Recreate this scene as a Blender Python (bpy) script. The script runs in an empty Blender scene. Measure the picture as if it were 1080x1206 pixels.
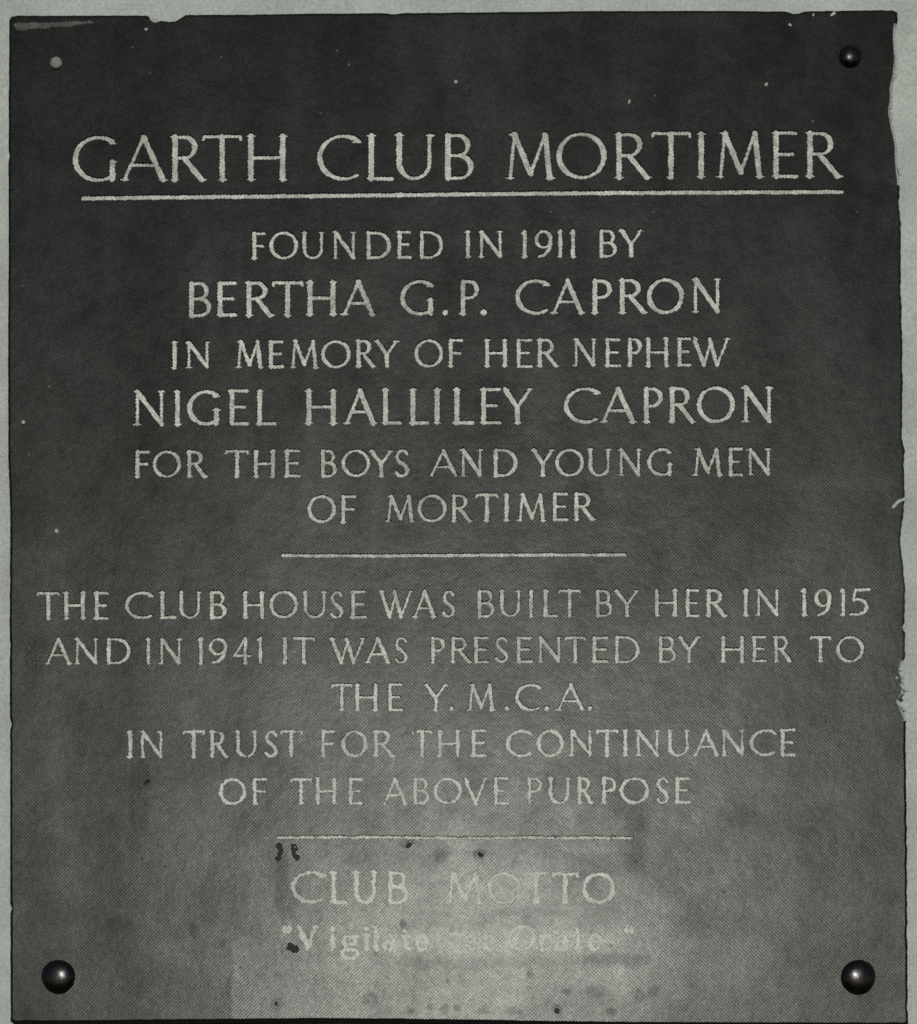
import bpy, math, random
import numpy as np
from mathutils import Vector
from mathutils.geometry import delaunay_2d_cdt

random.seed(7)
rng = np.random.default_rng(11)
scn = bpy.context.scene
COL = scn.collection

# ------------------------------------------------------------------ measures
S = 0.00057            # metres per unit of the working grid (about half a millimetre)
T = 0.010              # how far the slab stands off the wall
ZC = 2.10              # height of the plaque's centre above the ground
SUN_ELEV = math.radians(15.0)
SUN_AZ = math.radians(1.2)       # slightly to the right, seen from the photographer


def wx(px): return (px - 540.0) * S
def wz(py): return (603.0 - py) * S + ZC


# ------------------------------------------------------------------ camera
CAM_D = 1.10
CAM_PY = 1640.0
cam_data = bpy.data.cameras.new("camera")
cam = bpy.data.objects.new("camera", cam_data)
COL.objects.link(cam)
cam.location = (wx(545), -T - CAM_D, wz(CAM_PY))
cam.rotation_euler = (math.radians(90), 0, 0)
cam_data.sensor_fit = 'VERTICAL'
cam_data.sensor_height = 36.0
FH = 1206.0 * S
cam_data.lens = 36.0 * CAM_D / FH
cam_data.shift_y = (wz(603) - wz(CAM_PY)) / FH
cam_data.shift_x = (wx(540) - wx(545)) / FH
cam_data.clip_start = 0.02
cam_data.clip_end = 200.0
cam_data.dof.use_dof = True
cam_data.dof.focus_distance = CAM_D + 0.024
cam_data.dof.aperture_fstop = 2.6
scn.camera = cam

# ------------------------------------------------------------------ world and sun
world = bpy.data.worlds.new("World")
scn.world = world
world.use_nodes = True
wn = world.node_tree
wn.nodes.clear()
sky = wn.nodes.new("ShaderNodeTexSky")
sky.sky_type = 'NISHITA'
sky.sun_disc = False
sky.sun_elevation = SUN_ELEV
# the sun stands behind the photographer (towards -Y)
sky.sun_rotation = math.radians(180) - SUN_AZ
sky.air_density = 1.0
sky.dust_density = 0.3
sky.ozone_density = 3.0
bg = wn.nodes.new("ShaderNodeBackground")
bg.inputs[1].default_value = 0.05
wo = wn.nodes.new("ShaderNodeOutputWorld")
wn.links.new(sky.outputs[0], bg.inputs[0])
wn.links.new(bg.outputs[0], wo.inputs[0])

sd = bpy.data.lights.new("sun", 'SUN')
sd.energy = 2.0
sd.angle = math.radians(0.5)
sd.color = (1.0, 0.985, 0.92)
sun = bpy.data.objects.new("sun", sd)
COL.objects.link(sun)
to_sun = Vector((math.sin(SUN_AZ) * math.cos(SUN_ELEV), -math.cos(SUN_AZ) * math.cos(SUN_ELEV), math.sin(SUN_ELEV)))
sun.rotation_euler = to_sun.to_track_quat('Z', 'Y').to_euler()
sun.location = (0, -5, 4)

scn.view_settings.view_transform = 'Standard'
scn.view_settings.look = 'None'
scn.view_settings.gamma = 1.0
scn.view_settings.use_curve_mapping = False
scn.view_settings.exposure = 0.0
scn.render.engine = 'CYCLES'


# ------------------------------------------------------------------ materials
class NT:
    def __init__(self, name):
        self.m = bpy.data.materials.new(name)
        self.m.use_nodes = True
        self.t = self.m.node_tree
        self.t.nodes.clear()
        self.out = self.t.nodes.new("ShaderNodeOutputMaterial")
        self.p = self.t.nodes.new("ShaderNodeBsdfPrincipled")
        self.t.links.new(self.p.outputs[0], self.out.inputs[0])
        g = self.t.nodes.new("ShaderNodeNewGeometry")
        self.pos = g.outputs["Position"]
        sx = self.t.nodes.new("ShaderNodeSeparateXYZ")
        self.t.links.new(self.pos, sx.inputs[0])
        # surface coordinates in grid units
        self.u = self.math('ADD', self.math('MULTIPLY', sx.outputs[0], 1 / S), 540.0)
        self.v = self.math('ADD', self.math('MULTIPLY', sx.outputs[2], -1 / S), 603.0 + ZC / S)

    def put(self, sock, val):
        if hasattr(val, 'is_linked') or isinstance(val, bpy.types.NodeSocket):
            self.t.links.new(val, sock)
        else:
            sock.default_value = val

    def math(self, op, a, b=0.0, c=0.0, clamp=False):
        n = self.t.nodes.new("ShaderNodeMath")
        n.operation = op
        n.use_clamp = clamp
        self.put(n.inputs[0], a); self.put(n.inputs[1], b); self.put(n.inputs[2], c)
        return n.outputs[0]

    def rng(self, v, a, b, c, d, smooth=False):
        n = self.t.nodes.new("ShaderNodeMapRange")
        if smooth: n.interpolation_type = 'SMOOTHSTEP'
        n.clamp = True
        self.put(n.inputs[0], v)
        for i, q in enumerate((a, b, c, d)): self.put(n.inputs[i + 1], q)
        return n.outputs[0]

    def noise(self, scale, detail=3.0, rough=0.5, stretch=(1, 1, 1), off=(0, 0, 0), dist=0.0):
        mp = self.t.nodes.new("ShaderNodeMapping")
        mp.inputs["Scale"].default_value = stretch
        mp.inputs["Location"].default_value = off
        self.t.links.new(self.pos, mp.inputs[0])
        n = self.t.nodes.new("ShaderNodeTexNoise")
        n.inputs["Scale"].default_value = scale
        n.inputs["Detail"].default_value = detail
        n.inputs["Roughness"].default_value = rough
        n.inputs["Distortion"].default_value = dist
        self.t.links.new(mp.outputs[0], n.inputs[0])
        return n.outputs[0]

    def mixc(self, f, a, b):
        n = self.t.nodes.new("ShaderNodeMix")
        n.data_type = 'RGBA'
        self.put(n.inputs[0], f)
        self.put(n.inputs[6], a); self.put(n.inputs[7], b)
        return n.outputs[2]

    def scalec(self, col, f):
        n = self.t.nodes.new("ShaderNodeVectorMath")
        n.operation = 'SCALE'
        self.put(n.inputs[0], col)
        self.put(n.inputs["Scale"], f)
        return n.outputs[0]

    def bump(self, h, strength, dist):
        n = self.t.nodes.new("ShaderNodeBump")
        n.inputs["Strength"].default_value = strength
        n.inputs["Distance"].default_value = dist
        self.t.links.new(h, n.inputs["Height"])
        return n.outputs[0]

    def tooling(self, period=2.95):
        """imitated print halftone: fine crossed diagonals for colour and gloss, -1..1; one diagonal or the other prevails from place to place"""
        k = 2 * math.pi / period / math.sqrt(2)
        wob = self.math('MULTIPLY', self.math('SUBTRACT', self.noise(30, 2), 0.5), 5.0)
        a = self.math('SINE', self.math('ADD', self.math('MULTIPLY', self.math('ADD', self.u, self.v), k), wob))
        b = self.math('SINE', self.math('ADD', self.math('MULTIPLY', self.math('SUBTRACT', self.u, self.v), k), wob))
        uu = self.math('MULTIPLY', self.math('SUBTRACT', self.u, 540.0), 1 / 540)
        vv = self.math('MULTIPLY', self.math('SUBTRACT', self.v, 820.0), 1 / 400)
        q = self.math('ADD', self.math('MULTIPLY', uu, vv), self.math('MULTIPLY', self.math('SUBTRACT', self.noise(9, 3, off=(3, 0, 1)), 0.5), 1.3))
        w = self.rng(q, -0.38, 0.38, 0.08, 0.92, True)
        one = self.math('SUBTRACT', 1.0, w)
        return self.math('ADD', self.math('MULTIPLY', b, w), self.math('MULTIPLY', a, one))


STAINS = [(165,945,16,60,.4),(332,1040,9,50,.6),(343,1060,14,18,.4),(748,985,18,60,.5),(733,940,14,30,.35),(480,993,10,7,.9),(519,1008,11,9,.7),
          (565,1005,9,6,.9),(476,1090,6,6,.8),(173,922,8,8,.6),(228,1096,7,10,.55),(140,1088,18,14,.45),(262,1110,6,5,.6),(326,1182,9,10,.7),
          (437,1178,10,10,.7),(484,1190,7,4,.8),(508,1187,5,5,.8),(524,1188,6,6,.85),(540,1188,6,6,.85),(568,1190,9,5,.7),(606,1191,11,5,.8),
          (656,1190,8,7,.85),(668,1168,7,6,.75),(625,1148,6,6,.7),(702,1168,14,9,.6),(720,1192,8,5,.7),(752,1172,8,8,.7),(769,1168,10,8,.7),
          (845,1090,50,22,.3),(870,960,30,16,.35),(952,981,14,8,.4),(1050,1058,12,16,.45),(272,1150,4,60,.45),(725,1130,50,9,.5),(420,1010,22,12,.3),
          (40,770,14,30,.3),(690,1010,30,10,.25),(560,1135,120,7,.2),(620,1075,60,6,.25)]


def slab_material():
    n = NT("dark_slab")
    halftone = n.tooling()  # halftone screen of a print, put into the slab's colour and gloss
    blotch = n.noise(7, 5, 0.6)
    mott = n.noise(60, 4, 0.65, off=(1, 2, 3))
    grain = n.noise(750, 2, 0.6)
    streak = n.noise(16, 4, 0.6, stretch=(1, 1, 0.16), off=(5, 0, 0))
    # soft glare painted into the colour of the lower middle face
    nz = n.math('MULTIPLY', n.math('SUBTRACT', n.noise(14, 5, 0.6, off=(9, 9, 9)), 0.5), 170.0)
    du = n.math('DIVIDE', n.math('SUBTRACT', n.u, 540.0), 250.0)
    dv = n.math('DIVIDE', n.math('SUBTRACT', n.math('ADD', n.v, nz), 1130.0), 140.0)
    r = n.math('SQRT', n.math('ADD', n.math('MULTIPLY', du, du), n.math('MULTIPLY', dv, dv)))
    glare = n.rng(r, 0.55, 1.25, 1.0, 0.0, True)
    # straight left end of the painted glare
    glare_edge = n.math('MULTIPLY', n.rng(n.u, 268, 275, 0, 1, True), n.rng(n.v, 1085, 1110, 0, 1, True))
    glare_edge = n.math('MULTIPLY', glare_edge, n.rng(n.u, 300, 560, 1, 0, True))
    glare = n.math('MAXIMUM', glare, n.math('MULTIPLY', glare_edge, 0.75))
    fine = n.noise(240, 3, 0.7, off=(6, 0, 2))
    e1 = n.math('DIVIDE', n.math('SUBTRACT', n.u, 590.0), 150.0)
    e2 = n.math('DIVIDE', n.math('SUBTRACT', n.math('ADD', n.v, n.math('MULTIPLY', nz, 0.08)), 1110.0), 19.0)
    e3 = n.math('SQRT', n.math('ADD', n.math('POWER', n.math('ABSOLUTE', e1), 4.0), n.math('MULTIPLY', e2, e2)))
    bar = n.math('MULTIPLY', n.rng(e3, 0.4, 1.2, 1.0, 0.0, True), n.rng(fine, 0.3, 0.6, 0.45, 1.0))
    glare = n.math('MULTIPLY', glare, n.rng(mott, 0.3, 0.7, 0.55, 1.0))
    glare = n.math('MULTIPLY', glare, n.rng(fine, 0.35, 0.65, 0.62, 1.0))
    specks = n.rng(n.noise(95, 2, 0.5, off=(8, 1, 5)), 0.635, 0.70, 0.0, 1.0, True)
    specks = n.math('MULTIPLY', specks, n.rng(n.v, 940, 1160, 0.15, 0.75, True))
    # sheen painted into the base colour: dark top, paler towards the bottom
    sheen_grad = n.rng(n.math('ADD', n.v, n.math('MULTIPLY', n.math('SUBTRACT', blotch, 0.5), 500.0)), 200, 1150, 0, 1, True)
    base = n.mixc(sheen_grad, (0.0092, 0.0098, 0.0068, 1), (0.042, 0.0442, 0.0350, 1))
    base = n.mixc(n.math('MULTIPLY', glare, 0.80), base, (0.24, 0.252, 0.22, 1))
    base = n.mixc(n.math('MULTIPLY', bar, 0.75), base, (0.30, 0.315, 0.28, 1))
    base = n.mixc(specks, base, (0.030, 0.0315, 0.027, 1))
    # soft dark stains and runs: x, y, half width, half height, strength
    wu = n.math('ADD', n.u, n.math('MULTIPLY', n.math('SUBTRACT', n.noise(70, 3, 0.6, off=(1, 9, 4)), 0.5), 16.0))
    wv = n.math('ADD', n.v, n.math('MULTIPLY', n.math('SUBTRACT', n.noise(70, 3, 0.6, off=(7, 3, 2)), 0.5), 16.0))
    stain = 0.0
    for (sx_, sy_, rx_, ry_, st_) in STAINS:
        a_ = n.math('DIVIDE', n.math('SUBTRACT', wu, float(sx_)), float(rx_))
        b_ = n.math('DIVIDE', n.math('SUBTRACT', wv, float(sy_)), float(ry_))
        q_ = n.math('ADD', n.math('MULTIPLY', a_, a_), n.math('MULTIPLY', b_, b_))
        q_ = n.rng(q_, 0.15, 1.3, float(st_) * (0.62 if sy_ > 1140 else 0.85), 0.0, True)
        stain = n.math('MAXIMUM', stain, q_) if not isinstance(stain, float) else q_
    stain = n.math('MULTIPLY', stain, n.rng(fine, 0.35, 0.6, 0.45, 1.0))
    base = n.mixc(stain, base, (0.017, 0.018, 0.015, 1))
    # cloudy weathering in the lower half
    cloud = n.noise(22, 6, 0.68, off=(2, 6, 8), dist=0.6)
    vert = n.noise(55, 3, 0.6, stretch=(1, 1, 0.10), off=(0, 5, 0))
    low = n.rng(n.v, 400, 1000, 0.25, 1.0, True)
    cl = n.math('ADD', n.math('MULTIPLY', n.math('SUBTRACT', cloud, 0.5), 2.6), n.math('MULTIPLY', n.math('SUBTRACT', vert, 0.5), 1.5))
    cl = n.math('ADD', 1.0, n.math('MULTIPLY', cl, n.math('MULTIPLY', low, 0.45)))
    f = n.math('MULTIPLY', n.rng(blotch, 0.3, 0.7, 0.90, 1.10), n.math('MAXIMUM', cl, 0.35))
    f = n.math('MULTIPLY', f, n.rng(mott, 0.3, 0.7, 0.85, 1.15))
    f = n.math('MULTIPLY', f, n.rng(streak, 0.3, 0.7, 0.86, 1.14))
    f = n.math('MULTIPLY', f, n.rng(grain, 0.25, 0.75, 0.60, 1.40))
    amp = n.rng(n.v, 150, 700, 0.13, 0.58)
    amp = n.math('MULTIPLY', amp, n.rng(n.noise(26, 3, 0.6, off=(3, 3, 9)), 0.38, 0.62, 0.45, 1.15))
    f = n.math('MULTIPLY', f, n.math('ADD', 1.0, n.math('MULTIPLY', halftone, amp)))
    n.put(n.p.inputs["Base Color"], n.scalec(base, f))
    n.put(n.p.inputs["Roughness"], n.rng(n.math('ADD', mott, n.math('MULTIPLY', streak, 0.7)), 0.5, 1.2, 0.285, 0.39))
    spec = n.math('MULTIPLY', n.rng(streak, 0.3, 0.7, 0.17, 0.25), n.math('ADD', 1.0, n.math('MULTIPLY', halftone, 0.55)))
    spec = n.math('MULTIPLY', spec, n.rng(grain, 0.25, 0.75, 0.75, 1.25))
    n.put(n.p.inputs["Specular IOR Level"], spec)
    spec = n.math('MULTIPLY', spec, n.math('MULTIPLY', n.rng(cloud, 0.35, 0.65, 0.82, 1.18), n.math('SUBTRACT', 1.0, n.math('MULTIPLY', stain, 0.8))))
    n.put(n.p.inputs['Specular IOR Level'], spec)
    h = n.math('ADD', n.math('MULTIPLY', mott, 1.0), n.math('MULTIPLY', blotch, 2.0))
    n.put(n.p.inputs["Normal"], n.bump(h, 0.35, 0.0006))
    return n.m


def paint_material(name, col, dirt, wear=0.5, spec=0.25, rough=0.6):
    n = NT(name)
    halftone = n.tooling()  # same imitated print screen, put into the paint's colour
    a = n.noise(110, 4, 0.7, off=(4, 4, 4))
    b = n.noise(700, 2, 0.6, off=(2, 1, 4))
    big = n.noise(12, 3, 0.5, off=(0, 7, 2))
    w = n.math('ADD', n.math('MULTIPLY', a, 0.7), n.math('MULTIPLY', big, 0.5))
    k = n.rng(w, 0.46, 0.80, 0.0, wear, True)
    c = n.mixc(k, col, dirt)
    f = n.math('MULTIPLY', n.rng(b, 0.3, 0.7, 0.66, 1.26), n.math('ADD', 1.0, n.math('MULTIPLY', halftone, 0.22)))
    n.put(n.p.inputs["Base Color"], n.scalec(c, f))
    n.p.inputs["Roughness"].default_value = rough
    n.p.inputs["Specular IOR Level"].default_value = spec
    n.put(n.p.inputs["Normal"], n.bump(b, 0.3, 0.0002))
    return n.m


def wall_material():
    n = NT("painted_render")
    a = n.noise(420, 4, 0.65)
    b = n.noise(25, 4, 0.6)
    c = n.noise(1500, 2, 0.5)
    f = n.math('MULTIPLY', n.rng(a, 0.3, 0.7, 0.80, 1.14), n.rng(b, 0.3, 0.7, 0.84, 1.10))
    f = n.math('MULTIPLY', f, n.rng(c, 0.3, 0.7, 0.86, 1.14))
    n.put(n.p.inputs["Base Color"], n.scalec((0.45, 0.49, 0.455), f))
    n.p.inputs["Roughness"].default_value = 0.85
    n.p.inputs["Specular IOR Level"].default_value = 0.2
    h = n.math('ADD', a, n.math('MULTIPLY', b, 2.0))
    n.put(n.p.inputs["Normal"], n.bump(h, 0.5, 0.0008))
    return n.m


def simple_material(name, col, rough, spec, bump=0.0):
    n = NT(name)
    a = n.noise(500, 3, 0.6)
    n.put(n.p.inputs["Base Color"], n.scalec(col, n.rng(a, 0.3, 0.7, 0.8, 1.2)))
    n.put(n.p.inputs["Roughness"], n.rng(a, 0.3, 0.7, rough * 0.85, rough * 1.15))
    n.p.inputs["Specular IOR Level"].default_value = spec
    if bump: n.put(n.p.inputs["Normal"], n.bump(a, bump, 0.0004))
    return n.m


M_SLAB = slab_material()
M_PAINT = paint_material("letter_paint", (0.60, 0.635, 0.565, 1), (0.19, 0.18, 0.16, 1), 0.72)
M_FADED = paint_material("faded_letter_paint", (0.42, 0.445, 0.40, 1), (0.13, 0.095, 0.08, 1), 0.85)
M_PALE = paint_material("chalky_letter_paint", (0.56, 0.59, 0.53, 1), (0.34, 0.357, 0.32, 1), 0.9, 0.20, 0.42)
M_SMEAR = paint_material("thin_paint_smear", (0.11, 0.115, 0.10, 1), (0.03, 0.03, 0.025, 1), 0.8)
M_WALLP = paint_material("stray_wall_paint", (0.42, 0.455, 0.42, 1), (0.25, 0.26, 0.23, 1), 0.6)
M_PIT = simple_material("dark_pit", (0.036, 0.038, 0.032), 0.85, 0.1)
M_WALL = wall_material()
M_SCREW = simple_material("black_screw", (0.004, 0.004, 0.0035), 0.25, 0.34, 0.3)
M_EDGE = simple_material("slab_edge_shade", (0.007, 0.0075, 0.0065), 0.8, 0.12, 0.4)  # shade of the slab's bevel and sides, put into a darker colour
M_PLUG = simple_material("pale_plug", (0.19, 0.20, 0.175), 0.6, 0.3, 0.5)

# ------------------------------------------------------------------ lettering
# a glyph is strokes in a unit box (y up); weight 1 = thick, 0 = thin.
def arc(cx, cy, rx, ry, a0, a1, n=22):
    return [(cx + rx * math.cos(math.radians(a0 + (a1 - a0) * i / n)), cy + ry * math.sin(math.radians(a0 + (a1 - a0) * i / n))) for i in range(n + 1)]


def oval(cx, cy, rx, ry, a0, a1, n=26, tilt=15):
    """round stroke, thick at the sides, thin at the top and bottom"""
    pts = arc(cx, cy, rx, ry, a0, a1, n)
    ws = [abs(math.cos(math.radians(a0 + (a1 - a0) * i / n - tilt))) ** 1.3 for i in range(n + 1)]
    return ('P', pts, ws)


def L(x0, y0, x1, y1, w=1.0, w2=None): return ('P', [(x0, y0), (x1, y1)], [w, w if w2 is None else w2])
def F(*xy): return ('F', list(xy))        # serifs


G = {
 'A': [L(.03,0,.50,1,.15), L(.50,1,.97,0,1), L(.22,.34,.78,.34,.1), F((.03,0),(.97,0))],
 'B': [L(.12,0,.12,1,1), ('P', [(.12,.99)] + arc(.50,.765,.36,.235,90,-90,12) + [(.12,.52)], [.1]*2+[.3,.5,.7,.8,.8,.7,.5,.3]+[.1]*5),
       ('P', [(.12,.52)] + arc(.52,.265,.46,.265,90,-90,12) + [(.12,.0)], [.1]*2+[.4,.7,.9,1,1,.9,.7,.4]+[.1]*5)],
 'C': [oval(.62,.5,.62,.5,50,305), F((.98,.86))],
 'D': [L(.10,0,.10,1,1), ('P', [(.10,1)] + arc(.42,.5,.56,.5,90,-90,18) + [(.10,0)], [.1]*3+[.3,.5,.7,.85,.95,1,1,1,1,.95,.85,.7,.5,.3]+[.1]*4)],
 'E': [L(.16,0,.16,1,1), L(.16,1,.96,1,.1,.3), L(.16,.51,.84,.51,.1,.2), L(.16,0,1,0,.1,.35), F((.16,0),(.16,1))],
 'F': [L(.18,0,.18,1,1), L(.18,1,.98,1,.1,.35), L(.18,.50,.86,.50,.1,.3), F((.18,0))],
 'G': [oval(.58,.5,.58,.5,52,312), L(.93,.02,.93,.43,.9), F((.93,.43),(.93,.86))],
 'H': [L(.10,0,.10,1,1), L(.90,0,.90,1,1), L(.10,.50,.90,.50,.1), F((.10,0),(.10,1),(.90,0),(.90,1))],
 'I': [L(.5,0,.5,1,1), F((.5,0),(.5,1))],
 'L': [L(.16,0,.16,1,1), L(.16,0,1,0,.1,.4), F((.16,1),(.16,0))],
 'M': [L(.08,0,.17,1,.15), L(.17,1,.52,.10,1), L(.52,.10,.83,1,.15), L(.83,1,.93,0,1), F((.07,0),(.94,0),(.15,1))],
 'N': [L(.10,0,.10,1,.2), L(.10,1,.90,.02,1), L(.90,0,.90,1,.2), F((.10,0),(.90,1),(.08,1))],
 'O': [oval(.5,.5,.5,.5,0,360,34)],
 'P': [L(.18,0,.18,1,1), ('P', [(.18,.99)] + arc(.52,.735,.42,.255,90,-90,12) + [(.18,.48)], [.1]*2+[.3,.6,.8,1,1,1,.8,.5,.3]+[.1]*4), F((.18,0))],
 'R': [L(.12,0,.12,1,1), ('P', [(.12,.99)] + arc(.42,.75,.33,.24,90,-90,12) + [(.12,.51)], [.1]*2+[.3,.6,.8,1,1,1,.8,.5,.3]+[.1]*4),
       L(.42,.50,.96,.0,.9,1), F((.12,0),(.12,1),(.98,0))],
 'S': [('P', [(.86,.86),(.70,.98),(.48,1.0),(.24,.93),(.14,.76),(.24,.61),(.50,.50),(.76,.38),(.90,.23),(.80,.07),(.52,0),(.26,.02),(.08,.14)],
        [.5,.2,.1,.4,.7,.9,1,1,.8,.4,.1,.3,.5])],
 'T': [L(.5,0,.5,1,1), L(.02,1,.98,1,.15), F((.5,0)), L(.02,1,.0,.93,.1), L(.98,1,1,.93,.1)],
 'U': [('P', [(.12,1),(.12,.38)] + arc(.5,.36,.38,.36,180,360,16) + [(.88,.38),(.88,1)], [1,1]+[1,1,.9,.8,.6,.4,.3,.2,.1,.1,.1,.2,.2,.2,.3,.3,.3]+[.3,.3]), F((.12,1),(.88,1))],
 'V': [L(.04,1,.52,0,1), L(.52,0,.96,1,.15), F((.05,1),(.95,1))],
 'W': [L(.02,1,.30,0,1), L(.30,0,.50,.9,.15), L(.46,1,.68,0,1), L(.68,0,.98,1,.15), F((.03,1),(.97,1))],
 'Y': [L(.04,1,.50,.46,1), L(.96,1,.50,.46,.2), L(.50,.48,.50,0,1), F((.05,1),(.95,1),(.5,0))],
 '.': [('P', [(.5,.04),(.5,.05)], [1.5,1.5])],
 '1': [L(.5,0,.5,1,.9), F((.5,0)), L(.5,1,.2,.95,.1)],
 '9': [oval(.5,.68,.42,.32,0,360,26), ('P', [(.92,.70),(.90,.45),(.76,.22),(.52,.06),(.22,0)], [.8,.9,.8,.4,.2])],
 '4': [L(.72,0,.72,1,.9), L(.72,1,.04,.30,.2), L(.04,.30,1,.30,.2), F((.72,0))],
 '5': [L(.30,1,.98,1.02,.2,.5), L(.30,1,.22,.58,.2), ('P', [(.22,.58),(.46,.64),(.74,.56),(.86,.34),(.74,.10),(.44,0),(.06,.02)], [.2,.4,.8,1,.8,.3,.2])],
 # small letters, heights relative to the capital
 'i': [L(.5,0,.5,.60,1), F((.5,0),(.4,.60)), ('P', [(.5,.90),(.5,.91)], [1.1,1.1])],
 'l': [L(.5,0,.5,1,1), F((.5,0),(.4,1))],
 'g': [oval(.48,.40,.34,.20,0,360,20), oval(.50,-.20,.44,.20,0,360,20), L(.30,.20,.34,.02,.4), L(.34,.02,.80,-.04,.6), L(.70,.56,.95,.62,.2)],
 'a': [oval(.40,.18,.34,.18,0,360,18), ('P', [(.80,0),(.80,.42),(.66,.60),(.40,.62),(.18,.52)], [.9,.9,.5,.2,.3])],
 't': [L(.42,.04,.42,.82,1), L(.05,.60,.92,.60,.2), L(.42,.04,.88,.02,.3)],
 'e': [oval(.52,.31,.44,.31,0,320,22), L(.1,.33,.94,.33,.1)],
 'r': [L(.25,0,.25,.60,1), ('P', [(.25,.42),(.55,.60),(.92,.58)], [.2,.3,.9]), F((.25,0),(.15,.60))],
 'q': [L(.25,.95,.20,.78,.8), L(.75,.95,.70,.78,.8)],
}

# rows: (thick radius, thin radius, (top,base) at the left, (top,base) at the right, letters with their extents)
ROWS = [
 (3.1, 1.55, (160,213.5), (154,208), "G 87 137 A 143 195 R 200 240 T 238 285 H 289 339 C 375 423 L 431 463 U 463 513 B 522 557 M 595 653 O 657 713 R 723 765 T 767 814 I 820 832 M 843 900 E 908 940 R 948 990"),
 (2.15, 1.25, (273,305), (270,302), "F 295.5 313 O 318 350 U 354 383 N 391 420 D 430 460 E 467 484 D 493 521.5 I 547 555 N 563 593 1 614 622 9 629 651.5 1 656 664 1 671 679 B 705 726 Y 730 757"),
 (2.7, 1.5, (331.5,372.5), (327,368), "B 221 248 E 254 279 R 288 321 T 320 357 H 360 397 A 403 441 G 472.6 511 . 520 529 P 540 564 . 565 574 C 608 646 A 650 687 P 695 721 R 728 761 O 763 804.5 N 814.5 850"),
 (2.15, 1.2, (401.5,433.5), (397,430.5), "I 201 210 N 218.5 247.5 M 277 309.6 E 315 334 M 341 375 O 379 412 R 418.5 441 Y 442 469 O 489 521 F 527 545 H 570 598.5 E 607 627 R 632 657 N 675 703 E 712 731 P 738 756 H 760 788.5 E 797 814 W 816 859"),
 (2.75, 1.5, (459.5,500.5), (454.5,497), "N 156.7 195 I 203 214.5 G 221.5 258.5 E 268 293 L 301 324.5 H 358.5 397.5 A 406 442 L 449 473 L 481.5 505 I 509.5 520 L 533 558 E 564.5 590 Y 592 627 C 665.5 705 A 708 748 P 756 781 R 787 818 O 822 864.5 N 873.7 911"),
 (2.15, 1.2, (530.5,562), (527,559.5), "F 157.5 176 O 180.7 212 R 219 243 T 265 293 H 297.5 325 E 334 354 B 377 396 O 403 435 Y 436 462 S 464 483 A 506 538.5 N 542 569 D 580 609 Y 626.5 652.6 O 655 687 U 691 721 N 728 756 G 763.5 792 M 816 850.7 E 857 875 N 880 909"),
 (2.15, 1.2, (583.5,615.5), (580,612.5), "O 363 394.5 F 400 419.6 M 454 488 O 492.6 525 R 531 555 T 560 587 I 592 601 M 609 643 E 649.6 669 R 675 700"),
 (2.05, 1.15, (697,729), (693,724.5), "T 43 70 H 74 101 E 110 128 C 148 180 L 187 207 U 209 238 B 246 266 H 285 312 O 318 350 U 355 386 S 388 405 E 412 431 W 447 485 A 487 513 S 520 537 B 561.5 582 U 587 615 I 621 630 L 639 657 T 658 684 B 701 721 Y 724 753 H 770 799 E 806.7 824 R 831 855 I 874 883 N 890 919 1 943 952 9 959 980 1 989 998 5 999 1026"),
 (2.0, 1.1, (751.5,782), (748.5,779), "A 54 83 N 87 116 D 124 153 I 170 179 N 186.7 214.5 1 232 241 9 245 268 4 274 295 1 302 311 I 331 340 T 344 371 W 389 430 A 431 459 S 464 481 P 506 524 R 530 554 E 557 576 S 582 600 E 607 627 N 633 662 T 665 690 E 696 717 D 723 753 B 775 796 Y 799 824 H 848 878 E 885 903 R 911 932 T 954 979 O 986 1017"),
 (2.0, 1.1, (805,836.5), (805,836.5), "T 390 415 H 417 446 E 455.7 474 Y 500.7 526 . 528 536 M 550 583 . 593 601 C 607.7 636.7 . 640 648 A 656 688 . 691 699"),
 (1.9, 1.05, (861,892), (859,890), "I 149 157.5 N 164 193 T 215 241 R 246.7 268 U 276 304.5 S 311 328 T 330 356 F 376.7 394.5 O 403 432 R 439 464 T 485 509.5 H 514.5 542.5 E 554 573 C 597 626 O 633 663 N 670 698.5 T 702 728 I 732 741 N 748 777.5 U 784.5 813.5 A 817.5 846 N 849 878 C 884 913 E 918 937"),
 (1.8, 1.0, (917,947.5), (915.5,946), "O 259 289 F 296 314.5 T 342 367 H 371 397 E 409.5 427 A 451.5 479 B 486 505 O 511.5 543 V 546 573.5 E 580.5 599 P 619.5 638.5 U 644.5 673 R 679.5 698 P 707.5 726 O 731 763.5 S 772.5 788.5 E 794 813"),
 (2.1, 1.2, (1026,1063.5), (1028.5,1064), "C 344 381 L 389 408 U 415 445 B 456 480 M 525.5 568 O 575 612.5 T 617 646 T 650 681 O 687 723.5"),
 (2.0, 1.1, (1091,1119.5), (1090,1119), "q 331 345 V 351 373 i 388 396 g 401 423 i 428 436 l 439 447 a 451 468 t 472 485 e 489 505 e 545 562 t 565 579 O 599 630 r 634 649 a 653 671 t 675 688 e 692 710 q 734 748"),
]

GRID = 0.42
RING = 0.75        # width of the sloping cut edge
DEPTH = 1.1        # depth of the letter bed (grid units)


def stroke_sdf(X, Y, pts, rad):
    d = np.full(X.shape, 1e9)
    for i in range(len(pts) - 1):
        ax, ay = pts[i]; bx, by = pts[i + 1]
        ex, ey = bx - ax, by - ay
        l2 = ex * ex + ey * ey + 1e-9
        t = np.clip(((X - ax) * ex + (Y - ay) * ey) / l2, 0, 1)
        r = rad[i] + (rad[i + 1] - rad[i]) * t
        d = np.minimum(d, np.hypot(X - ax - ex * t, Y - ay - ey * t) - r)
    return d


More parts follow.
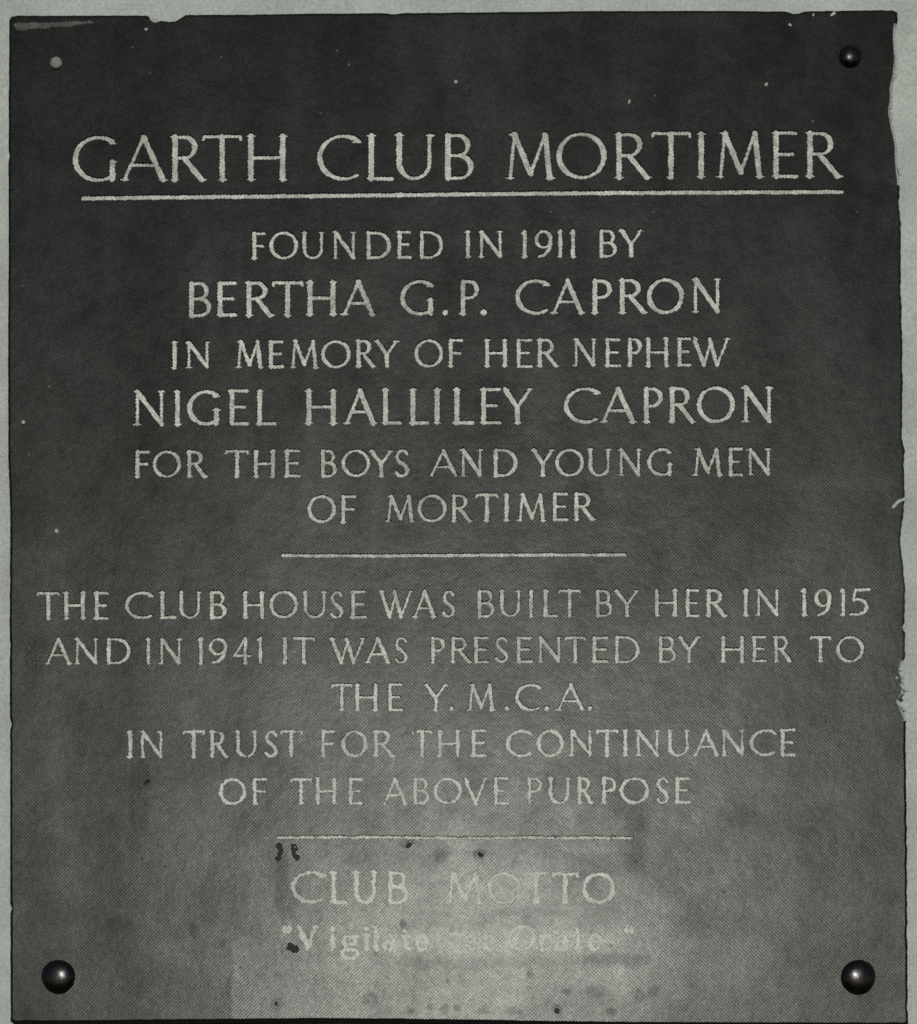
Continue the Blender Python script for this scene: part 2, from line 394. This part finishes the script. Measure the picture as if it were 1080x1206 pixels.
_ph = rng.uniform(0, 6.28, 24); _an = rng.uniform(0, 6.28, 24); _fr = rng.uniform(0.25, 1.5, 24)
def rough_noise(X, Y):
    s = 0
    for p, a, f in zip(_ph, _an, _fr):
        s = s + np.sin((X * math.cos(a) + Y * math.sin(a)) * f + p)
    return s / math.sqrt(24 / 2)


K = 2 * math.pi / 2.95 / math.sqrt(2)
def jag(X, Y):  # imitated halftone diagonals again, notching the outlines of letters and marks
    w = 1 / (1 + np.exp(-((X - 540) / 540 * (Y - 820) / 400) * 8))
    return np.sin((X + Y) * K) * (1 - w) + np.sin((X - Y) * K) * w


def glyph_strokes(ch, x0, x1, top, base, rh, rt):
    W = x1 - x0; H = base - top
    ix = rt if ch not in 'I1il.' else 0
    bx0, bx1 = x0 + ix, x1 - ix
    by, ty = base - rt, top + rt
    def m(p): return (bx0 + p[0] * (bx1 - bx0), by - p[1] * (by - ty))
    out = []
    for st in G[ch]:
        if st[0] == 'P':
            pts = [m(p) for p in st[1]]
            ws = list(st[2])
            ws += [ws[-1]] * (len(pts) - len(ws))
            out.append((pts, [rt + (rh - rt) * w for w in ws[:len(pts)]]))
        else:
            for p in st[1]:
                q = m(p)
                hl = rh + 0.028 * H
                # serif with a little bracket behind it
                out.append(([(q[0] - hl, q[1] + random.uniform(-.2, .2)), (q[0], q[1]), (q[0] + hl, q[1] + random.uniform(-.2, .2))], [rt * .45, rt * .9, rt * .45]))
    return out


def sdf_item(strokes, pad=4.0, rough=0.33, jagged=0.34):
    xs = [p[0] for s in strokes for p in s[0]]; ys = [p[1] for s in strokes for p in s[0]]
    rm = max(max(s[1]) for s in strokes)
    x0, x1, y0, y1 = min(xs) - rm - pad, max(xs) + rm + pad, min(ys) - rm - pad, max(ys) + rm + pad
    gx = np.arange(x0, x1, GRID); gy = np.arange(y0, y1, GRID)
    X, Y = np.meshgrid(gx, gy)
    d = np.full(X.shape, 1e9)
    for pts, rad in strokes:
        d = np.minimum(d, stroke_sdf(X, Y, pts, rad))
    d = d + rough * rough_noise(X, Y) + jagged * jag(X, Y)
    return gx, gy, X, Y, d


def contours(gx, gy, d, level):
    """marching squares: closed loops of points on d == level"""
    D = d - level
    D[np.abs(D) < 1e-6] = 1e-6
    D[0, :] = D[-1, :] = 5; D[:, 0] = D[:, -1] = 5
    I = D < 0
    code = I[:-1, :-1] * 1 + I[:-1, 1:] * 2 + I[1:, 1:] * 4 + I[1:, :-1] * 8
    jj, ii = np.nonzero((code > 0) & (code < 15))
    nxt = {}
    pos = {}
    def pt(e):
        if e in pos: return
        j, i, o = e
        if o == 0:
            a, b = D[j, i], D[j, i + 1]; t = a / (a - b)
            pos[e] = (gx[i] + t * GRID, gy[j])
        else:
            a, b = D[j, i], D[j + 1, i]; t = a / (a - b)
            pos[e] = (gx[i], gy[j] + t * GRID)
    TAB = {1: [(3, 0)], 2: [(0, 1)], 3: [(3, 1)], 4: [(1, 2)], 5: [(3, 0), (1, 2)], 6: [(0, 2)], 7: [(3, 2)],
           8: [(2, 3)], 9: [(2, 0)], 10: [(0, 1), (2, 3)], 11: [(2, 1)], 12: [(1, 3)], 13: [(1, 0)], 14: [(0, 3)]}
    for j, i in zip(jj.tolist(), ii.tolist()):
        E = ((j, i, 0), (j, i + 1, 1), (j + 1, i, 0), (j, i, 1))
        for a, b in TAB[int(code[j, i])]:
            pt(E[a]); pt(E[b]); nxt[E[a]] = E[b]
    loops = []
    while nxt:
        s, e = nxt.popitem()
        lp = [s]
        while e != s:
            lp.append(e)
            e = nxt.pop(e)
        P = [pos[q] for q in lp]
        out = []
        for q in P:                      # drop near neighbours
            if not out or math.hypot(q[0] - out[-1][0], q[1] - out[-1][1]) > 0.40:
                out.append(q)
        if len(out) > 2 and math.hypot(out[0][0] - out[-1][0], out[0][1] - out[-1][1]) < 0.3: out.pop()
        ar = sum(out[k][0] * out[(k + 1) % len(out)][1] - out[(k + 1) % len(out)][0] * out[k][1] for k in range(len(out)))
        if len(out) >= 4 and abs(ar) > 1.2: loops.append(out)
    return loops


SMALL = []
ITEMS = []      # (name, material, inner loops, outer loops, depth)
def add_item(name, mat, strokes, rough=0.33, jagged=0.34, depth=DEPTH, avoid=None, ring=RING):
    gx, gy, X, Y, d = sdf_item(strokes, rough=rough, jagged=jagged)
    for av in (avoid or []):
        da = np.full(X.shape, 1e9)
        for pts, rad in av: da = np.minimum(da, stroke_sdf(X, Y, pts, rad))
        d = np.maximum(d, 2 * ring + 1.7 - da)
    outer = contours(gx, gy, d.copy(), ring)
    inner = contours(gx, gy, d.copy(), 0.0)
    if name in ('pit', 'paint_fleck') and outer:
        xs = [p[0] for l in outer for p in l]; ys = [p[1] for l in outer for p in l]
        bb = (min(xs) - 1.5, max(xs) + 1.5, min(ys) - 1.5, max(ys) + 1.5)
        if bb[0] < 18 or bb[1] > 1043 or bb[2] < 24 or bb[3] > 1196: return
        if any(bb[0] < o[1] and bb[1] > o[0] and bb[2] < o[3] and bb[3] > o[2] for o in SMALL): return
        if any(bb[2] < yb + 2 and bb[3] > ya - 2 for ya, yb in ((225, 234), (652, 655), (985, 988))): return
        SMALL.append(bb)
    if inner and outer: ITEMS.append((name, mat, inner, outer, depth))


all_strokes = []
for ri, (rh, rt, L0, R0, txt) in enumerate(ROWS):
    tk = txt.split()
    prev = None
    for k in range(0, len(tk), 3):
        ch, x0, x1 = tk[k], float(tk[k + 1]), float(tk[k + 2])
        xl, xr = float(tk[1]), float(tk[-1])
        f = ((x0 + x1) / 2 - xl) / (xr - xl)
        top = L0[0] + (R0[0] - L0[0]) * f + random.uniform(-.4, .4)
        base = L0[1] + (R0[1] - L0[1]) * f + random.uniform(-.4, .4)
        v = random.uniform(.93, 1.07)
        st = glyph_strokes(ch, x0, x1, top, base, rh * v, rt * v)
        nm = {'.': 'full_stop', 'q': 'quotation_mark'}.get(ch, 'numeral' if ch.isdigit() else 'letter')
        mat = M_PAINT
        if ri >= 10 or (ri == 9 and ch != '.'): mat = M_PALE
        rr = 0.55 if ri == 12 else (0.75 if ri == 13 else (0.2 if ri in (10, 11) else 0.0))
        st = [(p_, [q_ + rr for q_ in w_]) for p_, w_ in st]
        rg = 0.24 if ri < 10 else (0.40 if ri < 12 else (0.6 if ri == 12 else .8))
        add_item(nm, mat, st, rough=rg, depth=DEPTH if ri < 10 else (.3 if ri < 12 else .12), ring=(RING if ri < 10 else .5) if ri < 12 else .4, avoid=[prev] if prev else None)
        all_strokes.append(st)
        prev = st

# engraved rules
def rule(pts, r, rough=.25, gaps=()):
    P = []
    for i in range(len(pts) - 1):
        for k in range(12):
            t = k / 12
            P.append((pts[i][0] + (pts[i + 1][0] - pts[i][0]) * t, pts[i][1] + (pts[i + 1][1] - pts[i][1]) * t))
    P.append(pts[-1])
    add_item('rule_line', M_PAINT, [(P, [r] * len(P))], rough=rough, jagged=.3)
rule([(98, 233), (240, 231.4), (480, 229.0), (560, 228), (720, 226.6), (992, 225.4)], 2.2)
rule([(333, 653.8), (440, 654.2), (600, 653.2), (736, 653.0)], 1.7)
rule([(327, 986), (440, 985.6), (540, 987), (620, 986.2), (745, 986.6)], 1.45, rough=.45)

# pits and chips, and stray flecks of paint
def blob(x, y, rx, ry, a=0.0):
    ca, sa = math.cos(a), math.sin(a)
    if rx >= ry: return [([(x - (rx - ry) * ca, y - (rx - ry) * sa), (x + (rx - ry) * ca, y + (rx - ry) * sa)], [ry, ry])]
    return [([(x, y - (ry - rx)), (x, y + (ry - rx))], [rx, rx])]

def clear(x, y, r, lim):
    for st in all_strokes:
        q = st[0][0][0]
        if abs(q[0] - x) > 80 or abs(q[1] - y) > 70: continue
        for pts, rad in st:
            X = np.array([[x]]); Y = np.array([[y]])
            if stroke_sdf(X, Y, pts, rad)[0, 0] < r + lim: return False
    return True

PITS = [(344.5,1117,8,5,.35),(482,995.5,3.0,1.8,-.3),(564.5,1006,4,2.2,.7),(476,1090.5,2.2,2.2,0),(173.5,922,2.4,2.4,0),(656,1190,2.6,2.2,0),(326,1182,2,1.8,0)]
for (x, y, rx, ry, a) in PITS:
    if clear(x, y, max(rx, ry), 2.5): add_item('pit', M_PIT, blob(x, y, rx * .8, ry * .8, a), rough=.8, jagged=.3, depth=1.6, ring=1.1)
# two dark runs hanging below the lowest rule
add_item('pit', M_PIT, [([(329,997),(330,1004),(328,1011)], [2.4,1.9,2.6])], rough=.7, jagged=.4, depth=1.2, ring=1.0)
add_item('pit', M_PIT, [([(345,997.5),(347,1001),(345.5,1006),(350,1011)], [2.4,2.9,1.7,2.0])], rough=.7, jagged=.4, depth=1.2, ring=1.0)

FLECKS = [(536.5,96,2.1,1.9,0),(397,59,1.4,1.2,0),(411,76,1.2,1.2,0),(903,98.5,2.4,1.2,-.7),(741,119.5,2.2,1.0,-1.0),(771,112,1.4,1.1,0),
          (260,67,1.1,1.1,0),(788,23,1.4,1.0,0),(709,19,1.2,1.8,0),(958,17.5,1.6,1.2,0),(980,20.5,2.6,1.3,-.7),(27,497,2.6,2.0,0),(58,455,1.4,1.2,0),
          (67,625,2.0,2.6,.8),(34,535,1.2,1.6,0),(787.5,592,1.4,4.0,0),(783,588,1,1.4,0),(34,762,1.3,2.6,0),(649,249,1.2,1.0,0),
          (1009,249,1.2,1.0,0),(14,1073,1.6,1.4,0),(957,143,1.2,2.2,0),(172,34,2.2,1.6,0),(931,29,1.9,1.0,.4)]
for (x, y, rx, ry, a) in FLECKS:
    if clear(x, y, max(rx, ry), 2.5): add_item('paint_fleck', M_SMEAR if rx < 1.6 else M_FADED, blob(x, y, rx, ry, a), rough=.35, jagged=.25, depth=.35, ring=.5)
for k in range(46):
    x, y = random.uniform(25, 1040), random.uniform(35, 1180)
    if clear(x, y, 3, 4) and all(math.hypot(x - s[0], y - s[1]) > 40 for s in ((69,1150),(1010,1151),(1002,67),(67,75))):
        ok = all(min(math.hypot(x - p[0], y - p[1]) for p in PITS + FLECKS) > 14 for _ in (0,))
        if ok and not (218 < y < 245) and not (645 < y < 662) and not (978 < y < 1014):
            r_ = random.uniform(.8, 1.5)
            add_item('paint_fleck', M_SMEAR, blob(x, y, r_, r_ * random.uniform(.6, 1)), rough=.3, jagged=.3, depth=.3, ring=.5)
            FLECKS.append((x, y, 0, 0, 0))
# grey smear along the top left corner
add_item('paint_smear', M_SMEAR, [([(21,31),(45,30.4),(80,28.0),(116,25.6)], [4.3,3.4,2.2,.6])], rough=.45, jagged=.7, depth=.2, ring=.6)

# ------------------------------------------------------------------ the slab outline, with its chips
OUT = [(11,24),(13,20),(20,18.5),(100,18.4),(173,18.2),(176,20),(178,24),(183,26.5),(190,24.2),(199,26),(207,25),(213,21.5),(219,17.6),
       (300,17.2),(360,16),(455,15.6),(462,16.8),(475,15.4),(560,14.6),(620,13.8),(720,12.9),(860,12.8),(925,13.6),(934,16.8),(941,16),(948,13.4),(1000,12.4),
       (1052,12),(1057,15),(1057.5,24),(1054,32),(1054.5,52),(1056,70),(1052.5,95),(1050,118),(1048.5,134),(1052,150),(1056,168),(1057,188),(1059.5,215),
       (1058.5,240),(1061,262),(1061,340),(1062.5,400),(1063,478),(1062,511),(1065,532),(1065,588),(1065,602),(1061,622),(1060.5,640),
       (1063,662),(1066,689),(1065.5,734),(1062.5,739),(1066,745),(1066,775),(1061,785),(1059,793),(1064.5,797),(1065,805),(1063,809),(1066,812),(1065.5,817),(1060,819),(1057.5,824),
       (1062,834),(1066.5,843),(1067,900),(1068,1000),(1068.5,1100),(1069,1203),(1066,1205),(900,1204.6),(720,1204),(620,1202.5),(500,1200.5),(380,1199.5),
       (250,1200.5),(100,1202),(15,1202.5),(12.5,1200),(12.2,1075),(14.2,1070),(12,1064),(12,860),(13.6,853),(11.6,846),(11.6,765),(12.6,760),(11.4,752),(12,600),(9.8,540),(9.5,420),(10.2,300),(10,190),(11.2,184),(10.2,178),(10.4,100)]
def resample(P, step):
    out = []
    n = len(P)
    for i in range(n):
        a, b = P[i], P[(i + 1) % n]
        l = math.hypot(b[0] - a[0], b[1] - a[1])
        m_ = max(1, int(l / step))
        for k in range(m_):
            t = k / m_
            out.append((a[0] + (b[0] - a[0]) * t, a[1] + (b[1] - a[1]) * t))
    return out
OUT = [(x, y + 2.0 if y > 1190 else y) for x, y in OUT]
P = resample(OUT, 3.0)
n = len(P)
outline, inset = [], []
CHAMF = 2.8
for i in range(n):
    a, b = P[i - 2], P[(i + 2) % n]
    tx, ty = b[0] - a[0], b[1] - a[1]
    l = math.hypot(tx, ty) or 1
    nx, ny = -ty / l, tx / l         # inward (clockwise on a y-down sheet)
    j = float(rough_noise(np.array(P[i][0] * .6), np.array(P[i][1] * .6))) * (.14 if P[i][0] < 1040 else .34) + random.uniform(-.1, .1)
    q = (P[i][0] + nx * j, P[i][1] + ny * j)
    c = CHAMF * random.uniform(.8, 1.15)
    inset.append((q[0] + nx * c, q[1] + ny * c))
    outline.append((q[0] + (q[0] - 545) * .0013, q[1] + (q[1] - 1640) * .0013 + 0.8 * (q[1] > 1192)))
# smooth the inset line so that it never crosses itself
for _ in range(3):
    inset = [((inset[i - 1][0] + inset[i][0] * 2 + inset[(i + 1) % n][0]) / 4, (inset[i - 1][1] + inset[i][1] * 2 + inset[(i + 1) % n][1]) / 4) for i in range(n)]

# ------------------------------------------------------------------ one triangulation of the whole face
V, E, ekind, vdep = [], [], [], []
def add_loop(lp, kind, item, dep):
    s = len(V); m_ = len(lp)
    for p in lp: V.append(Vector(p)); vdep.append(dep)
    for k in range(m_): E.append((s + k, s + (k + 1) % m_)); ekind.append((kind, item))
add_loop(inset, 'S', -1, 0.0)
for idx, (nm, mat, inner, outer, dep) in enumerate(ITEMS):
    for lp in outer: add_loop(lp, 'O', idx, 0.0)
    for lp in inner: add_loop(lp, 'I', idx, dep)
for p in ((-60, -60), (1140, -60), (1140, 1270), (-60, 1270)): V.append(Vector(p)); vdep.append(0.0)
vs, es, fs, ov, oe, of = delaunay_2d_cdt(V, E, [], 0, 1e-5)
dep = [max([vdep[k] for k in o], default=0.0) for o in ov]
ek = {}
for (a, b), o in zip(es, oe):
    ks = [ekind[k] for k in o if k < len(ekind)]
    if ks: ek[(min(a, b), max(a, b))] = ks
adj = {}
for fi, f in enumerate(fs):
    for k in range(3):
        a, b = f[k], f[(k + 1) % 3]
        adj.setdefault((min(a, b), max(a, b)), []).append(fi)
region = [None] * len(fs)
start = next(l[0] for e_, l in adj.items() if len(l) == 1)
region[start] = ('out', -1)
stack = [start]
while stack:
    fi = stack.pop()
    f = fs[fi]
    for k in range(3):
        a, b = f[k], f[(k + 1) % 3]
        key = (min(a, b), max(a, b))
        for g in adj[key]:
            if region[g] is not None or g == fi: continue
            r = region[fi]
            for kind, it in ek.get(key, []):
                if kind == 'S': r = ('face', -1) if r[0] == 'out' else ('out', -1)
                elif kind == 'O': r = ('ring', it) if r[0] == 'face' else ('face', -1)
                else: r = ('bed', it) if r[0] == 'ring' else ('ring', it)
            region[g] = r
            stack.append(g)
print("triangles", len(fs), "items", len(ITEMS))


def mesh_obj(name, verts, faces, mat, parent=None, loc=(0, 0, 0)):
    me = bpy.data.meshes.new(name)
    me.from_pydata([(v[0] - loc[0], v[1] - loc[1], v[2] - loc[2]) for v in verts], [], faces)
    me.materials.append(mat)
    me.update()
    o = bpy.data.objects.new(name, me)
    COL.objects.link(o)
    if parent is not None:
        o.parent = parent
        o.location = Vector(loc) - parent.matrix_world.translation if parent.parent is None else Vector(loc) - PL
    else:
        o.location = loc
    return o


PL = Vector((wx(540), 0.0, wz(1203)))
plaque = bpy.data.objects.new("plaque", None)
COL.objects.link(plaque)
plaque.location = PL
plaque["label"] = "dark weathered memorial plaque with pale engraved capitals, screwed to the pale wall"
plaque["category"] = "plaque"
bpy.context.view_layer.update()

def P3(x, y, d=0.0): return (wx(x), -T + d * S, wz(y))

groups = {}
for fi, f in enumerate(fs):
    r = region[fi]
    if r is None or r[0] == 'out': continue
    key = 'slab' if r[0] in ('face', 'ring') else r[1]
    groups.setdefault(key, []).append(f)

def extract(faces):
    idx = {}; vv = []; ff = []
    for f in faces:
        q = []
        for k in f:
            if k not in idx:
                idx[k] = len(vv); vv.append(P3(vs[k][0], vs[k][1], dep[k]))
            q.append(idx[k])
        # face the photographer (-Y)
        a, b, c = (Vector(vv[j]) for j in q)
        if (b - a).cross(c - a).y > 0: q.reverse()
        ff.append(tuple(q))
    return vv, ff

vv, ff = extract(groups['slab'])
# chamfered and straight edges of the slab
s0 = len(vv)
for i in range(n): vv.append(P3(inset[i][0], inset[i][1], 0))
for i in range(n): vv.append(P3(outline[i][0], outline[i][1], 2.5))
for i in range(n): vv.append((wx(outline[i][0]), 0.0, wz(outline[i][1])))
for lvl in (0, 1):
    for i in range(n):
        j = (i + 1) % n
        a, b = s0 + lvl * n + i, s0 + lvl * n + j
        ff.append((a, a + n, b + n, b))
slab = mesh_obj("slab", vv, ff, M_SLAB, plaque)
slab.data.materials.append(M_EDGE)
slab.data.materials.append(M_WALLP)
for k in range(len(ff) - 2 * n, len(ff)):
    px_, py_ = outline[(k - (len(ff) - 2 * n)) % n]
    # wall paint has run onto the upper right edge; elsewhere the edge's shade is painted dark
    if px_ > 1040 and 22 < py_ < 845: slab.data.polygons[k].material_index = 2 if (py_ < 215 or 775 < py_ < 845) else 0
    else: slab.data.polygons[k].material_index = 1

for idx, (nm, mat, inner, outer, d_) in enumerate(ITEMS):
    if idx not in groups: continue
    vv, ff = extract(groups[idx])
    c = Vector((0, 0, 0))
    for v in vv: c += Vector(v)
    c /= len(vv)
    o = mesh_obj(nm, vv, ff, mat, plaque, tuple(c))
    if mat is M_FADED and nm == 'letter': o["label"] = "faded, half worn away letter"
    if nm == 'paint_smear': o["label"] = "grey smear along the top left corner"

# ------------------------------------------------------------------ stray wall paint lapping over the right and top edges
def lump(pts, rad, zf, name='paint_smear'):
    """thin raised pad of paint following a stroke"""
    gx, gy, X, Y, d = sdf_item([(pts, rad)], rough=.4, jagged=.35)
    lps = contours(gx, gy, d.copy(), 0.0)
    for lp in lps:
        m_ = len(lp)
        cx = sum(p[0] for p in lp) / m_; cy = sum(p[1] for p in lp) / m_
        vv = [P3(p[0], p[1], .3) for p in lp] + [P3(p[0] + (cx - p[0]) * .12, p[1] + (cy - p[1]) * .12, -zf) for p in lp] + [P3(cx, cy, -zf * 1.1)]
        ff = []
        for k in range(m_):
            j = (k + 1) % m_
            ff.append((k, j, m_ + j, m_ + k)); ff.append((m_ + k, m_ + j, 2 * m_))
        mesh_obj(name, vv, ff, M_WALLP, plaque)
lump([(1051.5,597.5),(1055,593),(1063,588.5),(1067,588)], [1.6,2.0,1.7,1.4], .8)
lump([(1057,826),(1061,832),(1066,837)], [1.6,1.7,1.6], .8)
lump([(1059.5,806),(1064,811),(1067,813)], [1.1,1.6,1.8], .8)
lump([(1061.5,785),(1060.5,790)], [1.7,1.4], .7)
lump([(1056,798),(1056.5,799)], [1.0,1.0], .5)
lump([(1063.5,739.5),(1067,739.5)], [1.1,1.3], .6)
lump([(178,23.4),(183,25)], [1.4,2.0], .8)
lump([(958,16.5),(957.5,19)], [1.0,.7], .5)
lump([(979,19),(983,15)], [1.0,1.4], .5)
lump([(1055,60),(1055.6,74),(1053.4,92)], [1.0,1.3,1.0], .5)
lump([(1051,112),(1049.6,126),(1050.2,140)], [1.0,1.6,1.0], .5)
lump([(1058.6,198),(1060,206)], [1.0,1.2], .5)

# ------------------------------------------------------------------ screws
def screw(px, py, r, label, mat, dome=0.34, washer=True, mound=1.0):
    prof = []
    R = r * S
    N = 14
    if washer:
        prof += [(R * 1.04, 0.0), (R * 1.04, R * .10), (R * .99, R * .16)]
    for k in range(N + 1):
        a = k / N * math.pi / 2
        prof.append((R * .97 * math.cos(a), R * .16 + R * dome * math.sin(a)))
    seg = 40
    vv, ff = [], []
    cx, cz = wx(px), wz(py)
    for (rr, hh) in prof[:-1]:
        for s in range(seg):
            t = 2 * math.pi * s / seg
            w_ = 1 + .012 * math.sin(3 * t + px)
            vv.append((cx + rr * w_ * math.cos(t), -T - hh, cz + rr * w_ * math.sin(t)))
    vv.append((cx, -T - prof[-1][1], cz))
    for k in range(len(prof) - 2):
        for s in range(seg):
            j = (s + 1) % seg
            ff.append((k * seg + s, k * seg + j, (k + 1) * seg + j, (k + 1) * seg + s))
    k = len(prof) - 2
    for s in range(seg): ff.append((k * seg + s, k * seg + (s + 1) % seg, len(vv) - 1))
    o = mesh_obj('screw_head', vv, ff, mat, plaque, (cx, -T, cz))
    for p in o.data.polygons: p.use_smooth = True
    o["label"] = label
    return o
screw(69, 1150.5, 19.0, "domed black screw head at the bottom left corner", M_SCREW)
screw(1010.5, 1151, 19.5, "domed black screw head at the bottom right corner", M_SCREW)
screw(1001, 67, 12.5, "smaller dark screw head at the top right corner", M_SCREW, dome=.4)
screw(66.5, 75, 7.2, "small pale screw head at the top left corner", M_PLUG, dome=.35, washer=False)

# ------------------------------------------------------------------ the wall (with real, slightly uneven render)
def uneven_wall():
    xs = np.concatenate([np.linspace(-1.6, -.42, 14), np.linspace(-.4, .4, 120), np.linspace(.42, 1.6, 14)])
    zs = np.concatenate([np.linspace(0, ZC - .47, 18), np.linspace(ZC - .45, ZC + .45, 130), np.linspace(ZC + .47, 3.4, 14)])
    vv = []
    for z in zs:
        for x in xs:
            inside = abs(x) < .27 and abs(z - ZC) < .31
            y = 0.0008 * math.sin(x * 23 + z * 9) * math.sin(z * 17 - x * 5) + random.uniform(-.00012, .00012) - .0002
            if inside: y = 0.0015
            vv.append((x, y, z))
    f0 = []
    nx = len(xs)
    for j in range(len(zs) - 1):
        for i in range(nx - 1):
            a = j * nx + i
            f0.append((a, a + 1, a + nx + 1, a + nx))
    # thickness behind
    b = len(vv)
    x0, x1, z0, z1 = xs[0], xs[-1], zs[0], zs[-1]
    vv += [(x0, .25, z0), (x1, .25, z0), (x1, .25, z1), (x0, .25, z1)]
    c = [0, nx - 1, nx * len(zs) - 1, nx * (len(zs) - 1)]
    f0.append((b + 3, b + 2, b + 1, b))
    bot = list(range(0, nx)); top = list(range(nx * (len(zs) - 1), nx * len(zs)))
    lef = list(range(0, nx * len(zs), nx)); rig = list(range(nx - 1, nx * len(zs), nx))
    f0.append(tuple(bot[::-1] + [b, b + 1])); f0.append(tuple(top + [b + 2, b + 3]))
    f0.append(tuple(lef + [b + 3, b])); f0.append(tuple(rig[::-1] + [b + 1, b + 2]))
    me = bpy.data.meshes.new("wall")
    me.from_pydata(vv, [], f0)
    me.materials.append(M_WALL)
    o = bpy.data.objects.new("wall", me)
    COL.objects.link(o)
    for p in me.polygons: p.use_smooth = len(p.vertices) == 4
    return o
wall = uneven_wall()
wall["label"] = "pale grey-green painted wall showing as a narrow border around the dark plaque"
wall["category"] = "wall"
